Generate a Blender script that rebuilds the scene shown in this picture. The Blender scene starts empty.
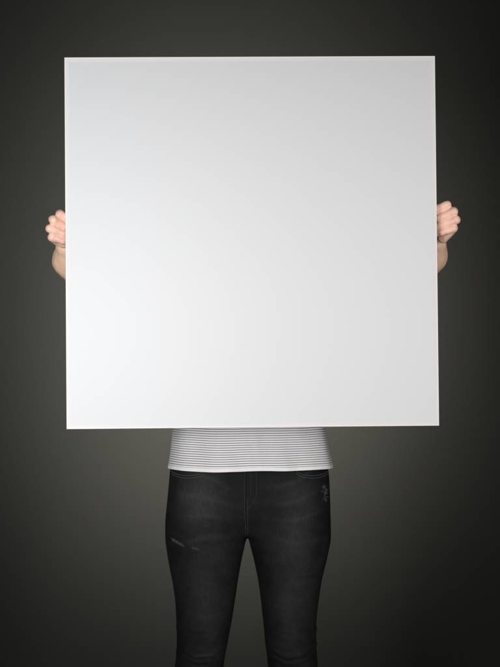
import bpy, bmesh, math, random
import numpy as np
from mathutils import Vector, Euler
from mathutils.bvhtree import BVHTree

R = math.radians
random.seed(4)
sc = bpy.context.scene
col = sc.collection

# ------------------------------------------------------------------ camera
CAM_Y, CAM_Z, FPX = -4.0, 1.246, 1760.0        # FPX: focal length in photograph pixels (500 x 667)
cam_d = bpy.data.cameras.new('camera')
cam = bpy.data.objects.new('camera', cam_d); col.objects.link(cam)
cam.location = (0, CAM_Y, CAM_Z); cam.rotation_euler = (R(90), 0, 0)
cam_d.sensor_fit = 'VERTICAL'; cam_d.sensor_height = 36.0
cam_d.lens = FPX * 36.0 / 667.0
cam_d.clip_end = 60
sc.camera = cam

# ------------------------------------------------------------------ studio light
world = bpy.data.worlds.new('World'); sc.world = world; world.use_nodes = True
world.node_tree.nodes['Background'].inputs[0].default_value = (0.9, 0.95, 1, 1)
world.node_tree.nodes['Background'].inputs[1].default_value = 0.012

def aim(o, target):
    d = Vector(target) - o.location
    o.rotation_euler = d.to_track_quat('-Z', 'Y').to_euler()

def area(name, loc, target, sx, sy, power, color, spread=180):
    l = bpy.data.lights.new(name, 'AREA'); l.shape = 'RECTANGLE'; l.size = sx; l.size_y = sy
    l.energy = power; l.color = color; l.spread = R(spread)
    o = bpy.data.objects.new(name, l); col.objects.link(o); o.location = loc; aim(o, target)
    return o

area('softbox_lamp', (-1.0, -2.95, 1.10), (-0.56, -0.3, 1.25), 0.9, 0.9, 10.0, (0.985, 0.99, 1.0), 62)
area('strip_lamp', (1.55, -2.3, 1.20), (0.30, -0.3, 1.32), 0.4, 1.7, 9.2, (1, 0.97, 0.94), 90)
sp = bpy.data.lights.new('background_lamp', 'SPOT')
sp.energy = 180; sp.color = (1, 0.99, 0.90); sp.spot_size = R(112); sp.spot_blend = 1.0; sp.shadow_soft_size = 0.06
spo = bpy.data.objects.new('background_lamp', sp); col.objects.link(spo)
spo.location = (-0.045, 0.50, 1.24); aim(spo, (-0.06, 1.6, 1.31)); spo.scale = (0.76, 1, 1)

sc.view_settings.view_transform = 'Standard'; sc.view_settings.look = 'None'
sc.view_settings.gamma = 1; sc.view_settings.exposure = 0; sc.view_settings.use_curve_mapping = False
sc.cycles.use_denoising = True
sc.cycles.max_bounces = 8

# ------------------------------------------------------------------ helpers
def tag(o, label=None, cat=None, group=None, kind=None):
    if label: o['label'] = label
    if cat: o['category'] = cat
    if group: o['group'] = group
    if kind: o['kind'] = kind
    return o

def P(px, py, y=0.0):
    """a point at depth y, located from where the photograph shows it"""
    d = y - CAM_Y
    return np.array([(px - 250.0) * d / FPX, y, CAM_Z - (py - 333.5) * d / FPX])

def mesh_np(name, V, F, mat, parent=None, smooth=True):
    me = bpy.data.meshes.new(name)
    me.vertices.add(len(V)); me.vertices.foreach_set('co', np.asarray(V, np.float32).ravel())
    F = np.asarray(F, np.int32); n = F.shape[1]
    me.loops.add(F.size); me.loops.foreach_set('vertex_index', F.ravel())
    me.polygons.add(len(F))
    me.polygons.foreach_set('loop_start', np.arange(0, F.size, n, dtype=np.int32))
    me.update(calc_edges=True); me.validate()
    if smooth: me.polygons.foreach_set('use_smooth', np.ones(len(me.polygons), bool))
    me.materials.append(mat)
    o = bpy.data.objects.new(name, me); col.objects.link(o)
    if parent: o.parent = parent
    return o

def bm_obj(name, bm, mat, parent=None, smooth=False):
    me = bpy.data.meshes.new(name)
    bmesh.ops.recalc_face_normals(bm, faces=bm.faces)
    bm.to_mesh(me); bm.free()
    if smooth:
        for p in me.polygons: p.use_smooth = True
    me.materials.append(mat)
    o = bpy.data.objects.new(name, me); col.objects.link(o)
    if parent: o.parent = parent
    return o

def grid(lo, hi, h):
    ax = [np.arange(lo[i], hi[i] + h * 0.5, h, dtype=np.float32) for i in range(3)]
    return np.meshgrid(*ax, indexing='ij')

def nets(F, lo, h):
    """naive surface nets: quads on the zero level of F (negative inside)"""
    S = F < 0
    c = np.zeros(tuple(s - 1 for s in F.shape), np.int8)
    offs = [(a, b, d) for a in (0, 1) for b in (0, 1) for d in (0, 1)]
    nx, ny, nz = F.shape
    for a, b, d in offs: c += S[a:nx-1+a, b:ny-1+b, d:nz-1+d]
    act = np.argwhere((c > 0) & (c < 8))
    idx = np.full(c.shape, -1, np.int32); idx[tuple(act.T)] = np.arange(len(act))
    vals = {o: F[act[:, 0]+o[0], act[:, 1]+o[1], act[:, 2]+o[2]] for o in offs}
    acc = np.zeros((len(act), 3)); cnt = np.zeros(len(act))
    for o in offs:
        for ax in range(3):
            if o[ax]: continue
            q = list(o); q[ax] = 1; q = tuple(q)
            fa, fb = vals[o], vals[q]
            m = (fa < 0) != (fb < 0)
            t = np.where(m, fa / np.where(m, fa - fb, 1), 0)
            p = np.tile(np.array(o, float), (len(act), 1)); p[:, ax] += t
            acc[m] += p[m]; cnt[m] += 1
    V = (act + acc / cnt[:, None]) * h + np.array(lo)
    faces = []
    for ax in range(3):
        u, v = (ax + 1) % 3, (ax + 2) % 3
        sl0 = [slice(None)] * 3; sl1 = [slice(None)] * 3
        sl0[ax] = slice(0, -1); sl1[ax] = slice(1, None)
        e = np.argwhere(S[tuple(sl0)] != S[tuple(sl1)])
        ok = (e[:, u] > 0) & (e[:, v] > 0) & (e[:, u] < F.shape[u]-1) & (e[:, v] < F.shape[v]-1)
        e = e[ok]
        ins = S[tuple(e.T)]
        quad = []
        for du, dv in ((-1, -1), (0, -1), (0, 0), (-1, 0)):
            q = e.copy(); q[:, u] += du; q[:, v] += dv
            quad.append(idx[tuple(q.T)])
        quad = np.stack(quad, 1)
        quad[~ins] = quad[~ins][:, ::-1]
        faces.append(quad)
    Fq = np.concatenate(faces)
    return V, Fq[(Fq >= 0).all(1)]

def smin(a, b, k):
    h = np.clip(0.5 + 0.5 * (b - a) / k, 0, 1)
    return b + (a - b) * h - k * h * (1 - h)
def smax(a, b, k): return -smin(-a, -b, k)

def cone(G, a, b, ra, rb):
    a = np.asarray(a, np.float32); b = np.asarray(b, np.float32); d = b - a
    X, Y, Z = G
    t = np.clip(((X-a[0])*d[0] + (Y-a[1])*d[1] + (Z-a[2])*d[2]) / float(d @ d), 0, 1)
    return np.sqrt((X-a[0]-t*d[0])**2 + (Y-a[1]-t*d[1])**2 + (Z-a[2]-t*d[2])**2) - (ra + (rb-ra)*t)
def ball(G, c, r): return np.sqrt((G[0]-c[0])**2 + (G[1]-c[1])**2 + (G[2]-c[2])**2) - r
def ell(G, c, r):
    x, y, z = (G[0]-c[0])/r[0], (G[1]-c[1])/r[1], (G[2]-c[2])/r[2]
    k0 = np.sqrt(x*x+y*y+z*z); k1 = np.sqrt((x/r[0])**2+(y/r[1])**2+(z/r[2])**2)
    return k0*(k0-1)/np.maximum(k1, 1e-4)
def oval(X, Y, cx, cy, rx, ry):
    """distance-like value to an ellipse whose centre and radii vary with height"""
    dx, dy = X-cx, Y-cy
    q = np.sqrt((dx/rx)**2+(dy/ry)**2)
    g = np.sqrt((dx/rx**2)**2+(dy/ry**2)**2)/np.maximum(q, 1e-4)
    return (q-1)/np.maximum(g, 1e-3)
def table(zs, vals, Z1, s=0.012):
    """smooth interpolation over the heights Z1"""
    o = np.argsort(zs); zs = np.asarray(zs)[o]; vals = np.asarray(vals)[o]
    acc = 0
    for k, w in zip(np.linspace(-2, 2, 9), np.exp(-0.5*np.linspace(-2, 2, 9)**2)):
        acc = acc + w*np.interp(Z1 + k*s, zs, vals)
    return (acc/np.exp(-0.5*np.linspace(-2, 2, 9)**2).sum()).astype(np.float32)

# ------------------------------------------------------------------ materials
class NT:
    def __init__(s, name):
        s.m = bpy.data.materials.new(name); s.m.use_nodes = True
        s.t = s.m.node_tree; s.b = s.t.nodes['Principled BSDF']
    def n(s, kind, **kw):
        nd = s.t.nodes.new('ShaderNode' + kind)
        for k, v in kw.items():
            if k.startswith('i_'): nd.inputs[k[2:].replace('_', ' ')].default_value = v
            else: setattr(nd, k, v)
        return nd
    def l(s, a, b): s.t.links.new(a, b)
    def math(s, op, a, b=None, c=None, clamp=False):
        nd = s.n('Math', operation=op, use_clamp=clamp)
        for i, v in enumerate((a, b, c)):
            if v is None: continue
            if isinstance(v, (int, float)): nd.inputs[i].default_value = v
            else: s.l(v, nd.inputs[i])
        return nd.outputs[0]
    def mix(s, f, a, b, blend='MIX'):
        nd = s.n('Mix', data_type='RGBA', blend_type=blend)
        for sock, v in ((nd.inputs[0], f), (nd.inputs[6], a), (nd.inputs[7], b)):
            if isinstance(v, (int, float)): sock.default_value = v
            elif isinstance(v, tuple): sock.default_value = (*v, 1)
            else: s.l(v, sock)
        return nd.outputs[2]
    def coord(s): return s.n('TexCoord').outputs['Object']
    def noise(s, vec, scale, detail=4, rough=0.55):
        nd = s.n('TexNoise', i_Scale=scale, i_Detail=detail, i_Roughness=rough); s.l(vec, nd.inputs['Vector']); return nd.outputs['Fac']
    def mapped(s, vec, sc_):
        nd = s.n('Mapping'); nd.inputs['Scale'].default_value = sc_; s.l(vec, nd.inputs['Vector']); return nd.outputs[0]
    def ramp(s, f, a, b): 
        nd = s.n('MapRange', i_From_Min=a, i_From_Max=b); s.l(f, nd.inputs[0]); return nd.outputs[0]
    def bump(s, h, strength, dist):
        nd = s.n('Bump', i_Strength=strength, i_Distance=dist); s.l(h, nd.inputs['Height']); s.l(nd.outputs[0], s.b.inputs['Normal'])
    def base(s, c, rough=0.6, spec=0.5):
        if isinstance(c, tuple): s.b.inputs['Base Color'].default_value = (*c, 1)
        else: s.l(c, s.b.inputs['Base Color'])
        s.b.inputs['Roughness'].default_value = rough
        s.b.inputs['Specular IOR Level'].default_value = spec
        return s

def m_backdrop():
    k = NT('backdrop_paper'); v = k.coord()
    n1 = k.noise(v, 1.3, 3); n2 = k.noise(v, 260, 3)
    c = k.mix(k.ramp(n1, 0.3, 0.7), (0.0275, 0.0273, 0.0247), (0.031, 0.0308, 0.0277))
    c = k.mix(k.math('MULTIPLY', k.ramp(n2, 0.35, 0.65), 0.25), c, (0.024, 0.024, 0.0215))
    k.base(c, 0.92, 0.12); k.bump(n2, 0.15, 0.0006)
    return k.m
def m_sheet():
    k = NT('white_board_face'); v = k.coord()
    n1 = k.noise(v, 2.2, 2); n2 = k.noise(v, 900, 2)
    c = k.mix(n1, (0.705, 0.712, 0.722), (0.72, 0.725, 0.733))
    k.base(c, 0.55, 0.25); k.bump(n2, 0.06, 0.0002)
    return k.m
def m_strip():
    k = NT('white_edge_strip'); v = k.coord(); n = k.noise(v, 35, 3)
    k.base(k.mix(n, (0.73, 0.714, 0.712), (0.748, 0.732, 0.73)), 0.55, 0.25); return k.m
def m_rim():
    k = NT('bare_white_rim'); n = k.noise(k.coord(), 80, 3)
    k.base(k.mix(n, (0.86, 0.835, 0.825), (0.91, 0.89, 0.88)), 0.45, 0.4); return k.m
def m_wood():
    k = NT('pine_stretcher'); v = k.coord(); n = k.noise(k.mapped(v, (4, 60, 60)), 3, 4)
    k.base(k.mix(n, (0.55, 0.40, 0.24), (0.66, 0.51, 0.33)), 0.6, 0.3); return k.m
def m_skin():
    k = NT('skin'); v = k.coord()
    n1 = k.noise(v, 28, 3); n2 = k.noise(v, 160, 4); n3 = k.noise(v, 700, 2)
    at = k.n('Attribute', attribute_name='redness').outputs['Fac']
    c = k.mix(k.ramp(n1, 0.3, 0.7), (0.89, 0.575, 0.445), (0.92, 0.64, 0.515))
    c = k.mix(k.math('MULTIPLY', at, k.ramp(n2, 0.15, 0.75), clamp=True), c, (0.85, 0.375, 0.295))
    c = k.mix(k.math('MULTIPLY', k.ramp(n2, 0.55, 0.75), 0.35), c, (0.86, 0.46, 0.36))
    arm_shade = k.n('Attribute', attribute_name='arm_shade').outputs['Fac']
    c = k.mix(k.math('MULTIPLY', arm_shade, 0.75), c, (0.74, 0.50, 0.345))  # forearm shade behind the board, painted into the skin as darker, yellower tone
    k.base(c, 0.48, 0.4)
    k.b.inputs['Subsurface Weight'].default_value = 0.12
    k.b.inputs['Subsurface Radius'].default_value = (1, 0.35, 0.2); k.b.inputs['Subsurface Scale'].default_value = 0.004
    h = k.math('ADD', k.math('MULTIPLY', n3, 0.5), n2); k.bump(h, 0.25, 0.0012)
    return k.m
def m_shirt():
    k = NT('striped_jersey'); v = k.coord()
    sep = k.n('SeparateXYZ'); k.l(v, sep.inputs[0])
    nlow = k.noise(v, 7, 2); nf = k.noise(v, 900, 3); nm = k.noise(k.mapped(v, (1, 1, .15)), 120, 3)
    at = k.n('Attribute', attribute_name='rise').outputs['Fac']        # height above the hem along the cloth
    z = k.math('ADD', at, k.math('MULTIPLY', k.math('SUBTRACT', nlow, 0.5), 0.004))
    ph = k.math('FRACT', k.math('DIVIDE', z, 0.00505))
    tri = k.math('ABSOLUTE', k.math('SUBTRACT', ph, 0.5))               # 0 in the middle of a stripe
    edge = k.math('ADD', tri, k.math('MULTIPLY', k.math('SUBTRACT', nf, 0.5), 0.12))
    s = k.math('SUBTRACT', 1.0, k.ramp(edge, 0.10, 0.28))
    above = k.math('GREATER_THAN', at, 0.0078)                          # plain turned hem
    s = k.math('MULTIPLY', s, above, clamp=True)
    w = k.mix(nm, (0.74, 0.715, 0.71), (0.82, 0.80, 0.795))
    c = k.mix(k.math('MULTIPLY', s, 0.93), w, (0.15, 0.155, 0.18))
    k.base(c, 0.88, 0.15)
    k.b.inputs['Sheen Weight'].default_value = 0.15
    seam = k.math('SUBTRACT', 1.0, k.ramp(k.math('ABSOLUTE', k.math('SUBTRACT', at, 0.0085)), 0.0, 0.0011))
    h = k.math('SUBTRACT', k.math('ADD', k.math('MULTIPLY', nf, 0.4), k.math('MULTIPLY', nm, 0.6)), k.math('MULTIPLY', seam, 1.0))
    k.bump(h, 0.5, 0.0012)
    return k.m
def m_denim():
    k = NT('washed_black_denim'); v = k.coord()
    n1 = k.noise(v, 9, 4); n2 = k.noise(k.mapped(v, (1, 1, 0.22)), 230, 4, 0.65); n3 = k.noise(k.mapped(v, (0.3, 1, 1)), 420, 3)
    fade = k.n('Attribute', attribute_name='fade').outputs['Fac']
    worn = k.n('Attribute', attribute_name='worn').outputs['Fac']
    nb = k.noise(k.mapped(v, (1, 1, 1.6)), 34, 5, 0.6)
    fade = k.math('ADD', fade, k.math('MULTIPLY', k.math('SUBTRACT', nb, 0.5), 0.55))
    f = k.math('ADD', k.math('MULTIPLY', fade, 0.85), k.math('MULTIPLY', k.math('SUBTRACT', n1, 0.42), 0.9), clamp=True)
    c = k.mix(f, (0.0052, 0.0054, 0.0058), (0.041, 0.041, 0.0400))
    grain = k.ramp(k.math('ADD', k.math('MULTIPLY', n2, 0.6), k.math('MULTIPLY', n3, 0.4)), 0.32, 0.68)
    c = k.mix(0.75, c, k.mix(grain, (0.30, 0.30, 0.30), (1, 1, 1)), 'MULTIPLY')
    c = k.mix(k.math('MULTIPLY', worn, k.ramp(n2, 0.35, 0.6), clamp=True), c, (0.15, 0.15, 0.147))
    k.base(c, 0.82, 0.25)
    k.bump(k.math('ADD', n2, k.math('MULTIPLY', n3, 0.7)), 0.45, 0.0012)
    return k.m
def m_plain(name, c, rough=0.6, spec=0.4, metal=0.0, nscale=60, var=0.25):
    k = NT(name); n = k.noise(k.coord(), nscale, 4)
    k.base(k.mix(n, tuple(x*(1-var) for x in c), tuple(min(1, x*(1+var)) for x in c)), rough, spec)
    k.b.inputs['Metallic'].default_value = metal
    return k.m
M = dict(backdrop=m_backdrop(), sheet=m_sheet(), strip=m_strip(), rim=m_rim(), wood=m_wood(), skin=m_skin(), shirt=m_shirt(), denim=m_denim(),
         thread=m_plain('grey_thread', (0.065, 0.065, 0.063), 0.8, 0.2), pale_thread=m_plain('pale_grey_thread', (0.105, 0.105, 0.10), 0.8, 0.2), pale=m_plain('frayed_cotton', (0.20, 0.197, 0.193), 0.9, 0.1),
         hair=m_plain('brown_hair', (0.06, 0.035, 0.022), 0.45, 0.4, nscale=300, var=0.5),
         shoe=m_plain('black_canvas', (0.02, 0.02, 0.02), 0.8), sole=m_plain('white_rubber', (0.7, 0.69, 0.66), 0.6),
         eye=m_plain('eyeball', (0.75, 0.73, 0.70), 0.2, var=0.05), iris=m_plain('iris', (0.10, 0.06, 0.03), 0.2))

# ------------------------------------------------------------------ the setting: a seamless paper backdrop
WALL_Y = 1.6
bm = bmesh.new()
prof = [(-5.0, 0.0)]
rad = 0.22
for i in range(17):
    a = math.pi/2*i/16
    prof.append((WALL_Y-rad+rad*math.sin(a), rad-rad*math.cos(a)))
for i in range(1, 25): prof.append((WALL_Y, rad + (4.4-rad)*i/24))
NX = 44
rows = [[bm.verts.new((-4.5+9.0*j/NX, y + (0.004*math.sin(j*0.9+z*1.7) if z > .3 else 0), z)) for j in range(NX+1)] for y, z in prof]
for a, b in zip(rows[:-1], rows[1:]):
    for j in range(NX): bm.faces.new((a[j], a[j+1], b[j+1], b[j]))
bd = bm_obj('backdrop', bm, M['backdrop'], smooth=True)
tag(bd, 'dark olive grey seamless paper backdrop behind the person', 'backdrop', kind='structure')

# ------------------------------------------------------------------ the white board
PW, PH, PD = 0.782, 0.781, 0.030
board = bpy.data.objects.new('white_board', None); col.objects.link(board)
bc = P(251.75, 241.5, -0.30)
board.location = bc
board.rotation_euler = (R(-1.46), R(-0.46), R(1.46))
tag(board, 'large blank square white board held up in front of the person', 'board')
def rounded_slab(name, x0, x1, y0, y1, z0, z1, bev, mat, parent, seg=3):
    bm = bmesh.new()
    bmesh.ops.create_cube(bm, size=1)
    for v in bm.verts:
        v.co = Vector(((x0+x1)/2+v.co.x*(x1-x0), (y0+y1)/2+v.co.y*(y1-y0), (z0+z1)/2+v.co.z*(z1-z0)))
    bmesh.ops.bevel(bm, geom=list(bm.edges), offset=bev, segments=seg, affect='EDGES', profile=0.5)
    o = bm_obj(name, bm, mat, parent, smooth=True)
    return o
TW = 0.0095                                            # width of the pale strip along the rim
rounded_slab('face_sheet', -PW/2+0.0015, PW/2-0.0015, 0.00056, 0.0075, -PH/2+0.0015, PH/2-0.0015, 0.0006, M['sheet'], board)
def rim_piece(name, pr, length, ang, off, mat, smooth=False):
    """a mitred length of the profile pr (inward, depth) along one side of the board"""
    bm = bmesh.new()
    loops = [[bm.verts.new((s*(length/2-u), d, -off+u)) for u, d in pr] for s in (-1, 1)]
    n = len(pr)
    for i in range(n): bm.faces.new((loops[0][i], loops[1][i], loops[1][(i+1) % n], loops[0][(i+1) % n]))
    for L in loops: bm.faces.new(L)
    o = bm_obj(name, bm, mat, board); o.rotation_euler = (0, ang, 0)
    return o
def edge_strip(length, ang, off):
    # pale tape on the face, then the bare rim with a rounded corner that runs back along the side
    rim_piece('edge_strip', [(TW, 0.0005), (TW-0.0004, 0.0003), (0.0024, 0.0003), (0.0024, 0.0020), (TW, 0.0020)], length, ang, off, M['strip'])
    pr = [(0.0024, 0.0), (0.0014, 0.0)]
    for i in range(1, 6):
        a = math.pi/2*i/5
        pr.append((0.0014-0.0014*math.sin(a), 0.0014-0.0014*math.cos(a)))
    pr += [(0.0, PD), (0.0012, PD), (0.0012, 0.0030), (0.0024, 0.0022)]
    rim_piece('rim', pr, length, ang, off, M['rim'])
edge_strip(PW, 0, PH/2); edge_strip(PW, math.pi, PH/2)
edge_strip(PH, math.pi/2, PW/2); edge_strip(PH, -math.pi/2, PW/2)
for ang, ln, off in ((0, PW-0.004, PH/2-0.002), (math.pi, PW-0.004, PH/2-0.002), (math.pi/2, PH-0.004, PW/2-0.002), (-math.pi/2, PH-0.004, PW/2-0.002)):
    bm = bmesh.new(); w, d0, d1 = 0.036, 0.0082, PD-0.001
    pr = [(0, d0), (w, d0+0.003), (w, d1), (0, d1)]
    loops = [[bm.verts.new((s*(ln/2-u), d, -off+u)) for u, d in pr] for s in (-1, 1)]
    for i in range(4): bm.faces.new((loops[0][i], loops[1][i], loops[1][(i+1) % 4], loops[0][(i+1) % 4]))
    for L in loops: bm.faces.new(L)
    o = bm_obj('stretcher_bar', bm, M['wood'], board); o.rotation_euler = (0, ang, 0)

# ------------------------------------------------------------------ the person
SH_L, SH_R = np.array([-0.168, 0.025, 1.365]), np.array([0.160, 0.025, 1.365])
WR_L, WR_R = P(66.5, 248.5, -0.198), P(435.5, 244.5, -0.178)
EL_L, EL_R = np.array([-0.240, -0.050, 1.205]), np.array([0.235, -0.040, 1.205])
BE_L, BE_R = P(68.6, 260.5, -0.165), P(431.2, 256, -0.150)          # the fleshy part of each forearm

def fingers(side):
    """joint chains (mcp, pip, dip, tip) with radii, index finger first"""
    if side < 0:
        y = -0.008
        pip = [(60.2, 214.2), (53.3, 220.0), (50.2, 228.6), (52.2, 237.0)]
        dip = [(67.5, 218.0), (63.5, 226.0), (63.0, 233.6), (62.5, 240.6)]
        mcp = [(63, 217), (58, 222.5), (55.5, 230), (56.5, 238)]
        tip = 1
    else:
        y = 0.010
        pip = [(446.6, 205.2), (453.4, 211.8), (455.7, 219.8), (453.4, 228.2)]
        dip = [(436.0, 209.6), (440.4, 217.8), (441.4, 225.2), (442.0, 232.0)]
        mcp = [(443, 208), (448, 214), (450, 221.5), (449, 230)]
        tip = -1
    py_ = [-0.262, -0.268, -0.268, -0.262]
    rad_ = [(0.0112, 0.0092, 0.0089), (0.0112, 0.0092, 0.0091), (0.0108, 0.0089, 0.0088), (0.0098, 0.0080, 0.0080)]
    out = []
    for i in range(4):
        a = P(*mcp[i], -0.222+y); b = P(*pip[i], py_[i]+y); c = P(*dip[i], -0.2600+y)
        t = c + np.array([tip*0.020, 0.012, -0.004])
        out.append((a, b, c, t, rad_[i]))
    return out

def hand_field(G, side):
    WR, EL = (WR_L, EL_L) if side < 0 else (WR_R, EL_R)
    fs = fingers(side); inn = -side
    palm = None
    for i, (a, b, c, t, r) in enumerate(fs):
        root = WR + np.array([-inn*0.004*(0 if i < 2 else 1), (1.5-i)*0.006, 0.012])
        d = cone(G, a, root, r[0], 0.0125)
        palm = d if palm is None else smin(palm, d, 0.012)
    # heel pads and thumb, which lies flat against the back of the board
    hy = P(55.5, 239, -0.250), P(63.5, 243.2, -0.238)
    if side > 0: hy = P(450.5, 231.5, -0.234), P(442.8, 238.0, -0.222)
    palm = smin(palm, cone(G, hy[0], hy[1], 0.0098, 0.0100), 0.008)
    tb = WR + np.array([inn*0.006, -0.010, 0.018])
    tm = fs[0][0] + np.array([inn*0.030, 0.004, -0.018]); ti = tm + np.array([inn*0.026, -0.009, 0.006]); tt = ti + np.array([inn*0.022, -0.002, 0.004])
    palm = smin(palm, cone(G, tb, tm, 0.015, 0.0115), 0.012)
    th = smin(cone(G, tm, ti, 0.0112, 0.0098), cone(G, ti, tt, 0.0098, 0.0082), 0.003)
    palm = smin(palm, th, 0.005)
    # forearm: narrow wrist, fleshy belly
    d = EL - WR
    belly = BE_L if side < 0 else BE_R
    arm = smin(cone(G, WR, belly, 0.0235, 0.0315), cone(G, belly, EL, 0.0315, 0.040), 0.02)
    f = smin(palm, arm, 0.006)
    hand = None
    for i, (a, b, c, t, r) in enumerate(fs):
        g = cone(G, a, b, r[0], r[1])
        g = smin(g, cone(G, b, c, r[1], r[2]*1.06), 0.004)
        g = smin(g, ball(G, b+np.array([side*0.0022, 0.0008, 0.0006]), r[1]*0.80), 0.003)
        g = smin(g, cone(G, c, t, r[2], r[2]*0.85), 0.003)
        # skin creases over the knuckle
        u = (c-b)/np.linalg.norm(c-b)
        s = (G[0]-b[0])*u[0] + (G[1]-b[1])*u[1] + (G[2]-b[2])*u[2]
        for q, amp in ((-0.003, 0.16), (0.0005, 0.22), (0.004, 0.16), (0.022, 0.22), (0.0245, 0.16)):
            g = g + 0.001*amp*np.exp(-((s-q)/0.0010)**2)
        hand = g if hand is None else smin(hand, g, 0.0026)
    for i in range(3):                                  # the flesh that joins neighbouring knuckles
        b0, b1 = fs[i][1], fs[i+1][1]; back = np.array([-side*0.0020, 0.0035, 0])
        hand = smin(hand, cone(G, b0+back, b1+back, fs[i][4][1]*0.80, fs[i+1][4][1]*0.80), 0.0025)
        m0, m1 = (fs[i][1]+fs[i][2])/2, (fs[i+1][1]+fs[i+1][2])/2
        hand = smin(hand, cone(G, m0+np.array([0, 0.0035, 0]), m1+np.array([0, 0.0035, 0]), 0.0072, 0.0072), 0.0025)
    f = smin(f, hand, 0.0065)
    f = smin(f, cone(G, fs[3][1]+np.array([-side*0.001, 0.006, -0.001]), hy[1], 0.0085, 0.0095), 0.006)
    # tendons / unevenness
    f = f + 0.0004*np.sin(G[0]*310+1.3*side)*np.sin(G[2]*270+0.7) + 0.0003*np.sin(G[1]*420+G[2]*190)
    return f, fs

def attr(me, name, vals):
    a = me.attributes.new(name, 'FLOAT', 'POINT'); a.data.foreach_set('value', np.asarray(vals, np.float32))

Vs, Fs, Rs, Ts = [], [], [], []
def add_piece(V, F, red, arm_shade):
    n = sum(len(v) for v in Vs); Vs.append(V); Fs.append(F+n); Rs.append(red); Ts.append(arm_shade)
for side in (-1, 1):
    WR = WR_L if side < 0 else WR_R
    lo = WR + np.array([-0.075, -0.095, -0.110]); hi = WR + np.array([0.075, 0.125, 0.115]); h = 0.00135
    G = grid(lo, hi, h); f, fs = hand_field(G, side)
    V, F = nets(f, lo, h)
    red = np.zeros(len(V))
    for a, b, c, t, r in fs:
        for j, w, s in ((a, 0.55, 0.010), (b, 0.75, 0.008), (c, 0.9, 0.008), (t, 0.9, 0.009)):
            red = np.maximum(red, w*np.exp(-((V-j)**2).sum(1)/(2*s*s)))
    # the skin folds between neighbouring fingers are redder
    ds = []
    for a, b, c, t, r in fs:
        VV = V.T
        ds.append(np.minimum(np.minimum(cone(VV, a, b, r[0], r[1]), cone(VV, b, c, r[1], r[2])), cone(VV, c, t, r[2], r[2])))
    ds = np.sort(np.stack(ds), 0)
    red = np.maximum(red, 0.95*np.exp(-(np.maximum(ds[1], 0)/0.0026)**2))
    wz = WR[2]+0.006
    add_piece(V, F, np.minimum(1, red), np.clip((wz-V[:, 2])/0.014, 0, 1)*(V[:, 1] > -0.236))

def body_field(G):
    X, Y, Z = G
    z1 = Z[0, 0, :]
    tz = [0.85, 0.94, 1.03, 1.12, 1.25, 1.34, 1.40, 1.44]
    rx = table(tz, [0.15, 0.15, 0.135, 0.118, 0.128, 0.130, 0.085, 0.05], z1); ry = table(tz, [0.085, 0.085, 0.08, 0.075, 0.085, 0.065, 0.055, 0.05], z1)
    f = smax(oval(X, Y, 0.0, 0.012, rx, ry), np.maximum(0.87-Z, Z-1.43), 0.02)
    f = smin(f, cone(G, (0, 0.03, 1.36), (0, 0.012, 1.49), 0.058, 0.052), 0.03)
    for s, SH, EL, WR in ((-1, SH_L, EL_L, WR_L), (1, SH_R, EL_R, WR_R)):
        f = smin(f, ball(G, SH, 0.050), 0.05)
        f = smin(f, cone(G, SH, EL, 0.044, 0.0375), 0.02)
        belly = BE_L if s < 0 else BE_R; d = EL-belly
        f = smin(f, cone(G, belly+d*0.15, EL, 0.0312, 0.0385), 0.012)
        hip, knee, ank = np.array([s*0.085, 0.012, 0.88]), np.array([-0.112 if s < 0 else 0.095, -0.008, 0.50]), np.array([-0.122 if s < 0 else 0.108, 0.02, 0.10])
        f = smin(f, cone(G, hip, knee, 0.060, 0.038), 0.03); f = smin(f, cone(G, knee, ank, 0.038, 0.026), 0.02)
        f = smin(f, cone(G, ank+np.array([0, 0.01, -0.045]), ank+np.array([s*0.02, -0.13, -0.07]), 0.026, 0.016), 0.02)
    # head, looking straight ahead (-y)
    hd = ell(G, (0, -0.002, 1.578), (0.072, 0.090, 0.092))
    hd = smin(hd, ell(G, (0, -0.030, 1.510), (0.052, 0.056, 0.062)), 0.03)
    hd = smin(hd, cone(G, (0, -0.088, 1.572), (0, -0.106, 1.536), 0.006, 0.011), 0.012)      # nose
    hd = smin(hd, ell(G, (0, -0.086, 1.505), (0.024, 0.010, 0.0075)), 0.006)                 # lips
    hd = smin(hd, ball(G, (0, -0.072, 1.470), 0.016), 0.02)                                  # chin
    for s in (-1, 1):
        hd = smax(hd, -ball(G, (s*0.031, -0.096, 1.571), 0.0155), 0.012)                     # eye sockets
        hd = smin(hd, ell(G, (s*0.075, 0.012, 1.558), (0.009, 0.018, 0.030)), 0.006)         # ears
    hd = smax(hd, -ell(G, (0, -0.1, 1.505), (0.022, 0.012, 0.0014)), 0.002)
    return smin(f, hd, 0.02)
lo, hi, h = np.array([-0.42, -0.24, 0.0]), np.array([0.42, 0.17, 1.70]), 0.0055
G = grid(lo, hi, h); V, F = nets(body_field(G), lo, h)
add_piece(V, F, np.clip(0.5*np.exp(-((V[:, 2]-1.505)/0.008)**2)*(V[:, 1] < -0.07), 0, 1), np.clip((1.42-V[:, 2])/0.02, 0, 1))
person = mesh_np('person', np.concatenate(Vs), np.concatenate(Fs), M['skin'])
attr(person.data, 'redness', np.concatenate(Rs)); attr(person.data, 'arm_shade', np.concatenate(Ts))
tag(person, 'person in striped top and black jeans holding up the white board with both fists', 'person')
for s in (-1, 1):
    bm = bmesh.new(); bmesh.ops.create_uvsphere(bm, u_segments=20, v_segments=14, radius=0.0125)
    e = bm_obj('eye', bm, M['eye'], person, smooth=True); e.location = (s*0.031, -0.0775, 1.571)
    bm = bmesh.new(); bmesh.ops.create_uvsphere(bm, u_segments=16, v_segments=10, radius=0.0058)
    for v in bm.verts: v.co.y *= 0.35
    i_ = bm_obj('iris', bm, M['iris'], e, smooth=True); i_.location = (0, -0.0115, 0)

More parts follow.
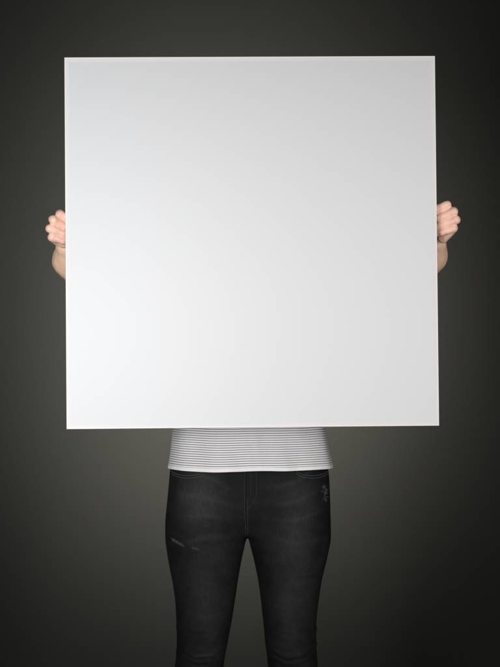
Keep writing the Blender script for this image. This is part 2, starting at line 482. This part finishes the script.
# hair: a plain chin-length cut
lo, hi, h = np.array([-0.13, -0.13, 1.40]), np.array([0.13, 0.15, 1.71]), 0.004
G = grid(lo, hi, h); X, Y, Z = G
hr = ell(G, (0, 0.010, 1.590), (0.088, 0.104, 0.098))
hr = smin(hr, ell(G, (0, 0.035, 1.520), (0.090, 0.070, 0.085)), 0.03)
hr = smax(hr, -ell(G, (0, -0.12, 1.525), (0.062, 0.085, 0.090)), 0.012)
ang = np.arctan2(X, Y+0.0)
hr = hr + 0.0022*np.sin(ang*46+Z*22) + 0.0016*np.sin(ang*81-Z*31+1)
V, F = nets(hr, lo, h); mesh_np('hair', V, F, M['hair'], person)

# ---------------------------------------------------------------- jeans
T = np.array([  # height in the photograph: left leg outer, inner; right leg inner, outer; depth radius; depth centre
 [440, 174, 247, 247.4, 324, 0.080, 0.016], [468, 170, 247, 247.4, 328.5, 0.092, 0.016], [480, 169, 247, 247.4, 329.7, 0.099, 0.015],
 [500, 167, 247, 247.4, 330.5, 0.110, 0.014], [520, 165, 247, 247.4, 331.0, 0.106, 0.012], [540, 165, 246.2, 248.6, 331.2, 0.099, 0.008],
 [560, 168, 241.5, 254, 327, 0.093, 0.004], [580, 172.3, 238, 258, 321.8, 0.088, 0.0], [600, 175.3, 235, 261, 318.5, 0.083, -0.003],
 [620, 176.6, 232, 263, 316.3, 0.077, -0.006], [640, 177, 228, 265, 316, 0.071, -0.009], [655, 176.4, 225, 267, 317, 0.067, -0.009],
 [667, 174.7, 223.5, 268, 318, 0.064, -0.006], [700, 173, 220, 271, 320, 0.061, 0.006], [760, 177, 213, 279, 316, 0.055, 0.016], [850, 187, 206, 288, 307, 0.040, 0.020]])
tz = CAM_Z - (T[:, 0]-333.5)*4/FPX
X_ = lambda c: (T[:, c]-250)*4/FPX
def gz(py, y=-0.09): return CAM_Z - (py-333.5)*(4+y)/FPX
def gx(px, y=-0.09): return (px-250)*(4+y)/FPX
def jeans_field(G):
    X, Y, Z = G; z1 = Z[0, 0, :]
    f = None
    for a, b in ((1, 2), (3, 4)):
        xo, xi = table(tz, X_(a), z1, 0.008), table(tz, X_(b), z1, 0.008)
        g = oval(X, Y, (xo+xi)/2, table(tz, T[:, 6], z1), np.abs(xi-xo)/2, table(tz, T[:, 5], z1))
        f = g if f is None else smin(f, g, 0.010)
    xl, xr = table(tz, X_(1), z1, 0.008), table(tz, X_(4), z1, 0.008)
    pel = oval(X, Y, (xl+xr)/2, 0.014, (xr-xl)/2-0.011, table([0.70, 0.79, 0.84, 0.90, 1.0], [0.04, 0.075, 0.100, 0.104, 0.094], z1))
    top = gz(538, 0) + 0.006 + 1.1*np.maximum(0, np.abs(X)-0.03)*0 + 0.9*X*X
    pel = smax(pel, top - Z, 0.025)
    f = smin(f, pel, 0.012)
    fr = np.clip((-0.005-Y)/0.05, 0, 1)                 # only the front
    # broad folds
    d = 0.0012*np.sin(Z*41+X*31+1.1)*np.sin(X*44-Z*17) + 0.0004*np.sin(Z*97-X*70+2*np.sin(X*60+Z*9))
    # whiskers running out and up from the crotch
    for s in (-1, 1):
        for k, (sl, off, amp) in enumerate(((0.10, 0.045, 0.00096), (0.22, 0.075, 0.00102), (-0.12, 0.018, 0.00084), (0.36, 0.105, 0.00066))):
            zz = gz(538, 0) + off + sl*s*X + 0.006*np.sin(X*40+k+s)
            w = np.exp(-((s*X-0.105)/0.06)**2) * (s*X > 0.01)
            d = d + amp*w*(np.exp(-((Z-zz)/0.0065)**2) - 0.55*np.exp(-((Z-zz+0.013)/0.006)**2))
    # knee creases, bowed downwards
    for cx, rows_ in ((gx(202), ((632, 5, .0007), (637, 4, .0009), (642.5, 3, .0007), (657.5, 10, .0024), (663, 14, .0014))), (gx(291), ((640, 5, .0003), (649, 8, .0004), (658.5, 14, .0028), (664.5, 12, .0016)))):
        for py, bow, amp in rows_:
            zz = gz(py) + bow*0.55*(X-cx)**2 + 0.0012*np.sin(X*150+py)
            w = np.exp(-((X-cx)/0.042)**2)
            d = d + amp*w*(np.exp(-((Z-zz)/0.0045)**2) - 0.8*np.exp(-((Z-zz+0.009)/0.004)**2))
    # fine drag lines pulled across thighs, hips and knees
    rg = np.random.default_rng(11)
    for _ in range(46):
        cx = rg.choice([-1, 1])*rg.uniform(0.045, 0.155); py = rg.choice([rg.uniform(478, 560), rg.uniform(560, 667), rg.uniform(622, 666)])
        sl = rg.normal(0, 0.22) + 0.25*np.sign(cx)*(py < 545); w_, t_, am = rg.uniform(0.012, 0.034), rg.uniform(0.0022, 0.0048), rg.uniform(0.0004, 0.0011)
        q = Z - gz(py) - sl*(X-cx) - 3.0*rg.normal()*(X-cx)**2
        d = d + am*np.exp(-((X-cx)/w_)**2)*(np.exp(-(q/t_)**2) - 0.6*np.exp(-((q+1.8*t_)/t_)**2))
    dd = 0
    # small puckers where the side seams bend at the knees
    for px, py, amp in ((316.5, 628, .0022), (316.2, 643, .0020), (177, 625, .0012), (177, 650, .0014)):
        dd = dd + amp*np.exp(-((X-gx(px, 0))/0.012)**2)*np.exp(-((Z-gz(py, 0))/0.0038)**2)
    f = f - d*fr - 0.15*d*(1-fr) - dd
    # fly: a raised placket and the seam that runs down to the crotch
    xf = gx(244.6, -.09)
    pl = 1/(1+np.exp(-(X-xf)/0.0009)) * 1/(1+np.exp((X-gx(258))/0.0022)) * np.clip((Z-gz(514))/0.01, 0, 1)
    f = f - fr*0.0022*pl
    sx_ = xf + np.clip((gz(512)-Z)/0.06, 0, 1)*0.0035
    f = f + fr*0.0026*np.exp(-((X-sx_)/0.0022)**2)*(Z > gz(536))
    f = f - fr*0.0011*np.exp(-((X-sx_-0.0050)/0.0022)**2)*(Z > gz(536))
    # yoke step at the curved pocket openings
    for c0, c1, s in ((169.5, 206.0, -1), (295.5, 329.5, 1)):
        u = (X-gx(c0, -.05))/(gx(c1, -.05)-gx(c0, -.05))
        zc = gz(468.0, -.05) - 0.0165*np.sqrt(np.clip(1-(2*u-1)**2, 0, 1))
        m = ((u > -0.02) & (u < 1.02))
        f = f + fr*m*0.0034/(1+np.exp(-(Z-zc)/0.0007))
    return f
lo, hi, h = np.array([-0.205, -0.12, 0.085]), np.array([0.205, 0.145, 1.0]), 0.0026
G = grid(lo, hi, h); V, F = nets(jeans_field(G), lo, h)
jeans = mesh_np('jeans', V, F, M['denim'], person)
vx, vy, vz = V.T
def bl(cx, cz, sx, sz): return np.exp(-((vx-cx)/sx)**2-((vz-cz)/sz)**2)*(vy < 0.03)
fade = 0.85*bl(gx(196), gz(500), 0.050, 0.060) + 0.62*bl(gx(296), gz(540), 0.042, 0.09) + 0.28*bl(gx(205), gz(590), 0.030, 0.10) + 0.22*bl(gx(290), gz(610), 0.028, 0.08) + 0.3*bl(gx(300), gz(490), 0.05, 0.03)
for s in (-1, 1):                                       # pale whisker lines of the wash
    for sl, off in ((0.10, 0.045), (0.22, 0.075), (-0.12, 0.018), (0.36, 0.105)):
        zz = gz(538, 0)+off+sl*s*vx+0.006*np.sin(vx*40+s)
        fade += 0.34*np.exp(-((vz-zz)/0.006)**2)*np.exp(-((s*vx-0.105)/0.05)**2)*(vy < 0)
fade += 0.5*np.exp(-((vz-gz(657))/0.004)**2)*(vy < 0)*np.exp(-((vx-gx(203))/0.03)**2)
attr(jeans.data, 'fade', np.clip(fade, 0, 1))
wr = np.zeros(len(V))
for px, py, sx, sz, rot, a in ((175, 540.5, .0085, .0022, -.45, .8), (181, 543.3, .0075, .0018, -.4, .7), (196, 546.5, .010, .0016, -.25, .3),
                               (324, 487, .0045, .0022, .5, .75), (327, 490.5, .0040, .0018, -.3, .6), (322.5, 491.5, .0035, .0018, .2, .7), (326, 494, .0050, .0020, .3, .8), (324.5, 499, .0035, .0028, .9, .7), (326.6, 501, .003, .0018, .2, .6)):
    dx, dz = vx-gx(px, -.05), vz-gz(py, -.05); c, s = math.cos(rot), math.sin(rot)
    wr = np.maximum(wr, a*np.exp(-((c*dx+s*dz)/sx)**4-((-s*dx+c*dz)/sz)**2)*(vy < 0))
attr(jeans.data, 'worn', wr)

bvh = BVHTree.FromPolygons([tuple(v) for v in V], F.tolist())
def on_front(px, py, lift=0.0004):
    """the point of the jeans' front that the photograph shows at (px, py)"""
    x, z = gx(px), gz(py)
    hit = None
    for _ in range(3):
        hit = bvh.ray_cast(Vector((x, -1, z)), Vector((0, 1, 0)))
        if hit[0] is None: return None
        x, z = gx(px, hit[0].y), gz(py, hit[0].y)
    return hit[0] + hit[1]*lift
def tube_rings(bm, pts, r, n=5):
    pts = [Vector(p) for p in pts]; rings = []
    for i, p in enumerate(pts):
        t = (pts[min(i+1, len(pts)-1)]-pts[max(i-1, 0)]).normalized()
        a = t.cross(Vector((0, 1, 0.01))).normalized(); b = t.cross(a)
        rings.append([bm.verts.new(p+(a*math.cos(2*math.pi*k/n)+b*math.sin(2*math.pi*k/n))*r) for k in range(n)])
    for A, B in zip(rings[:-1], rings[1:]):
        for k in range(n): bm.faces.new((A[k], A[(k+1) % n], B[(k+1) % n], B[k]))
    bm.faces.new(rings[0]); bm.faces.new(rings[-1])
def stitching(name, path, r=0.00042, mat='thread', dash=0.0026, gap=0.0008):
    pts = [on_front(px, py) for px, py in path]; pts = [p for p in pts if p is not None]
    seg = []                                            # resample at 0.8 mm
    for a, b in zip(pts[:-1], pts[1:]):
        n = max(1, int((b-a).length/0.0008))
        seg += [a.lerp(b, i/n) for i in range(n)]
    bm = bmesh.new(); i = 0; nd, ng = max(2, int(dash/0.0008)), max(1, int(gap/0.0008))
    while i+nd < len(seg):
        tube_rings(bm, [seg[i], seg[i+nd//2], seg[i+nd]], r); i += nd+ng
    return bm_obj(name, bm, M[mat], jeans, smooth=True)
line = lambda a, b, n=40: [(a[0]+(b[0]-a[0])*i/n, a[1]+(b[1]-a[1])*i/n) for i in range(n+1)]
stitching('fly_stitching', line((244.9, 466), (244.7, 512)) + line((244.7, 512), (246.3, 535)), 0.0006)
stitching('fly_stitching', line((247.2, 500), (247.9, 535)), 0.0005)
stitching('fly_stitching', line((251.0, 466), (251.0, 497)), 0.00035)
stitching('fly_stitching', line((256.6, 466), (256.2, 496)) + [(256-9.5*math.sin(t)**1.6*1.0, 496+14*math.sin(t)) for t in np.linspace(0, 1.57, 20)], 0.00035)
for c0, c1 in ((170.5, 206.0), (295.5, 328.5)):
    for dz, rr in ((1.0, 0.0006), (3.4, 0.0005)):
        pth = [(c0+(c1-c0)*u, 467.6+dz+7.2*math.sqrt(max(0, 1-(2*u-1)**2))) for u in np.linspace(0.02, 0.98, 50)]
        stitching('pocket_stitching', pth, rr, 'pale_thread')
# frayed threads at the worn spots
for cx, cy, sx, sy, n in ((177, 541.5, 6, 2.6, 16), (324.8, 492, 2.4, 7.5, 24)):
    bm = bmesh.new()
    for _ in range(n):
        px, py = random.gauss(cx, sx*0.5), random.gauss(cy, sy*0.5)
        if cx < 200: py = cy+(px-cx)*0.42+random.gauss(0, .7)
        dx, dy = random.uniform(-1.6, 1.6), random.uniform(-.9, .9)
        pts = [on_front(px+dx*t, py+dy*t+0.3*math.sin(3*t), 0.0006) for t in (0, .35, .7, 1)]
        if all(p is not None for p in pts): tube_rings(bm, pts, random.uniform(0.00018, 0.00034), 4)
    tag(bm_obj('frayed_threads', bm, M['pale'], jeans, smooth=True), kind='stuff')

# ---------------------------------------------------------------- striped top
HEM = CAM_Z - (467.6-333.5)*4/FPX
def shirt_field(G):
    X, Y, Z = G; z1 = Z[0, 0, :]
    tzz = [HEM-0.03, HEM, HEM+0.012, HEM+0.03, 1.031, 1.12, 1.25, 1.33, 1.39, 1.44]
    xl = table(tzz, [gx(166.8, 0), gx(167.3, 0), gx(168.0, 0), gx(169.3, 0), gx(173.3, 0), -0.156, -0.166, -0.160, -0.115, -0.06], z1, 0.006)
    xr = table(tzz, [gx(331.9, 0), gx(331.4, 0), gx(330.6, 0), gx(329.0, 0), gx(325.9, 0), 0.150, 0.162, 0.156, 0.113, 0.06], z1, 0.006)
    ry = table(tzz, [0.128, 0.127, 0.1265, 0.125, 0.120, 0.108, 0.125, 0.100, 0.078, 0.06], z1)
    cx, rx, pw = (xl+xr)/2, (xr-xl)/2, table([HEM, 1.1, 1.3], [2.7, 2.4, 2.1], z1)
    q = (np.abs((X-cx)/rx)**pw + np.abs((Y-0.010)/ry)**pw)**(1/pw)
    f = (q-1)*np.hypot(X-cx, Y-0.010)/np.maximum(q, 1e-3)
    for SH, EL in ((SH_L, EL_L), (SH_R, EL_R)):
        f = smin(f, ball(G, SH, 0.058), 0.05)
        f = smin(f, cone(G, SH, SH+(EL-SH)*0.75, 0.058, 0.060), 0.03)
    th = np.arctan2(X, -(Y-0.01)); low = np.clip((1.14-Z)/0.20, 0, 1)
    d = low*(0.0030*np.sin(th*5+0.6+2.2*(Z-HEM)*6) + 0.0020*np.sin(th*11+1.9-9*(Z-HEM)) + 0.0010*np.sin(th*17+Z*25))
    d = d + 0.0012*np.sin(Z*70+X*38+0.8*np.sin(X*25))*np.sin(X*21+0.7)*low
    d = d + (1-low)*0.002*np.sin(Z*60+X*50)*np.sin(X*33-Z*30)
    # turned hem is thicker
    d = d + 0.0009/(1+np.exp((Z-HEM-0.0085)/0.0007))
    return f - d
lo, hi, h = np.array([-0.34, -0.17, HEM-0.0080]), np.array([0.34, 0.17, 1.47]), 0.0034
G = grid(lo, hi, h); V, F = nets(shirt_field(G), lo, h)
shirt = mesh_np('striped_top', V, F, M['shirt'], person)
bm = bmesh.new(); bm.from_mesh(shirt.data)
def cut(co, no):
    bmesh.ops.bisect_plane(bm, geom=bm.verts[:]+bm.edges[:]+bm.faces[:], plane_co=co, plane_no=no, clear_outer=True)
cut(Vector((0, 0, HEM)), Vector((0, 0, -1)))
cut(Vector((0, 0.01, 1.415)), Vector((0, -0.35, 1)).normalized())
for SH, EL in ((SH_L, EL_L), (SH_R, EL_R)):
    d = Vector(EL-SH); c = Vector(SH)+d*0.62; d.normalize()
    vs = [v for v in bm.verts if (v.co-c).length < 0.11]
    geom = set(vs)
    fs_ = [f for f in bm.faces if all(v in geom for v in f.verts)]
    es_ = {e for f in fs_ for e in f.edges}
    bmesh.ops.bisect_plane(bm, geom=vs+list(es_)+fs_, plane_co=c, plane_no=d, clear_outer=False)
    dead = [f for f in bm.faces if (f.calc_center_median()-c).dot(d) > 0 and (f.calc_center_median()-c).length < 0.11 and abs(f.calc_center_median().x) > 0.17]
    bmesh.ops.delete(bm, geom=dead, context='FACES')
bm.to_mesh(shirt.data); bm.free()
n_ = len(shirt.data.vertices); V = np.zeros(n_*3, np.float32); shirt.data.vertices.foreach_get('co', V); V = V.reshape(-1, 3)
rise = V[:, 2]-HEM
th = np.arctan2(V[:, 0], -V[:, 1]); fall = np.exp(-rise/0.12)
V[:, 2] += fall*(0.0016*np.sin(th*2.0+0.5) + 0.0010*np.sin(th*5+1.2) - 0.0006*np.cos(th*3)) + fall*0.002*np.maximum(np.abs(V[:, 0])-0.15, 0)/0.035*np.where(V[:, 0] < 0, 1, -0.3)
shirt.data.vertices.foreach_set('co', V.ravel()); shirt.data.update()
attr(shirt.data, 'rise', rise)
for p in shirt.data.polygons: p.use_smooth = True
so = shirt.modifiers.new('cloth_thickness', 'SOLIDIFY'); so.thickness = 0.0016; so.offset = -1

# ---------------------------------------------------------------- shoes
for s in (-1, 1):
    ax_ = -0.122 if s < 0 else 0.108
    lo, hi, h = np.array([ax_-0.08, -0.19, 0.0]), np.array([ax_+0.08, 0.11, 0.15]), 0.003
    G = grid(lo-0.006, hi, h); X, Y, Z = G
    f = cone(G, (ax_, 0.035, 0.055), (ax_+s*0.006, -0.03, 0.052), 0.040, 0.042)
    f = smin(f, cone(G, (ax_+s*0.006, -0.03, 0.045), (ax_+s*0.020, -0.125, 0.036), 0.042, 0.034), 0.03)
    f = smin(f, cone(G, (ax_, 0.025, 0.06), (ax_, 0.022, 0.108), 0.038, 0.042), 0.02)
    sole = smax(f-0.003, np.maximum(Z-0.024, 0.0005-Z), 0.004)
    up = smax(f, np.maximum(0.022-Z, Z-0.118), 0.003)
    V, F = nets(up, lo-0.006, h); shoe = mesh_np('shoe', V, F, M['shoe'], person)
    V, F = nets(sole, lo-0.006, h); mesh_np('sole', V, F, M['sole'], shoe)
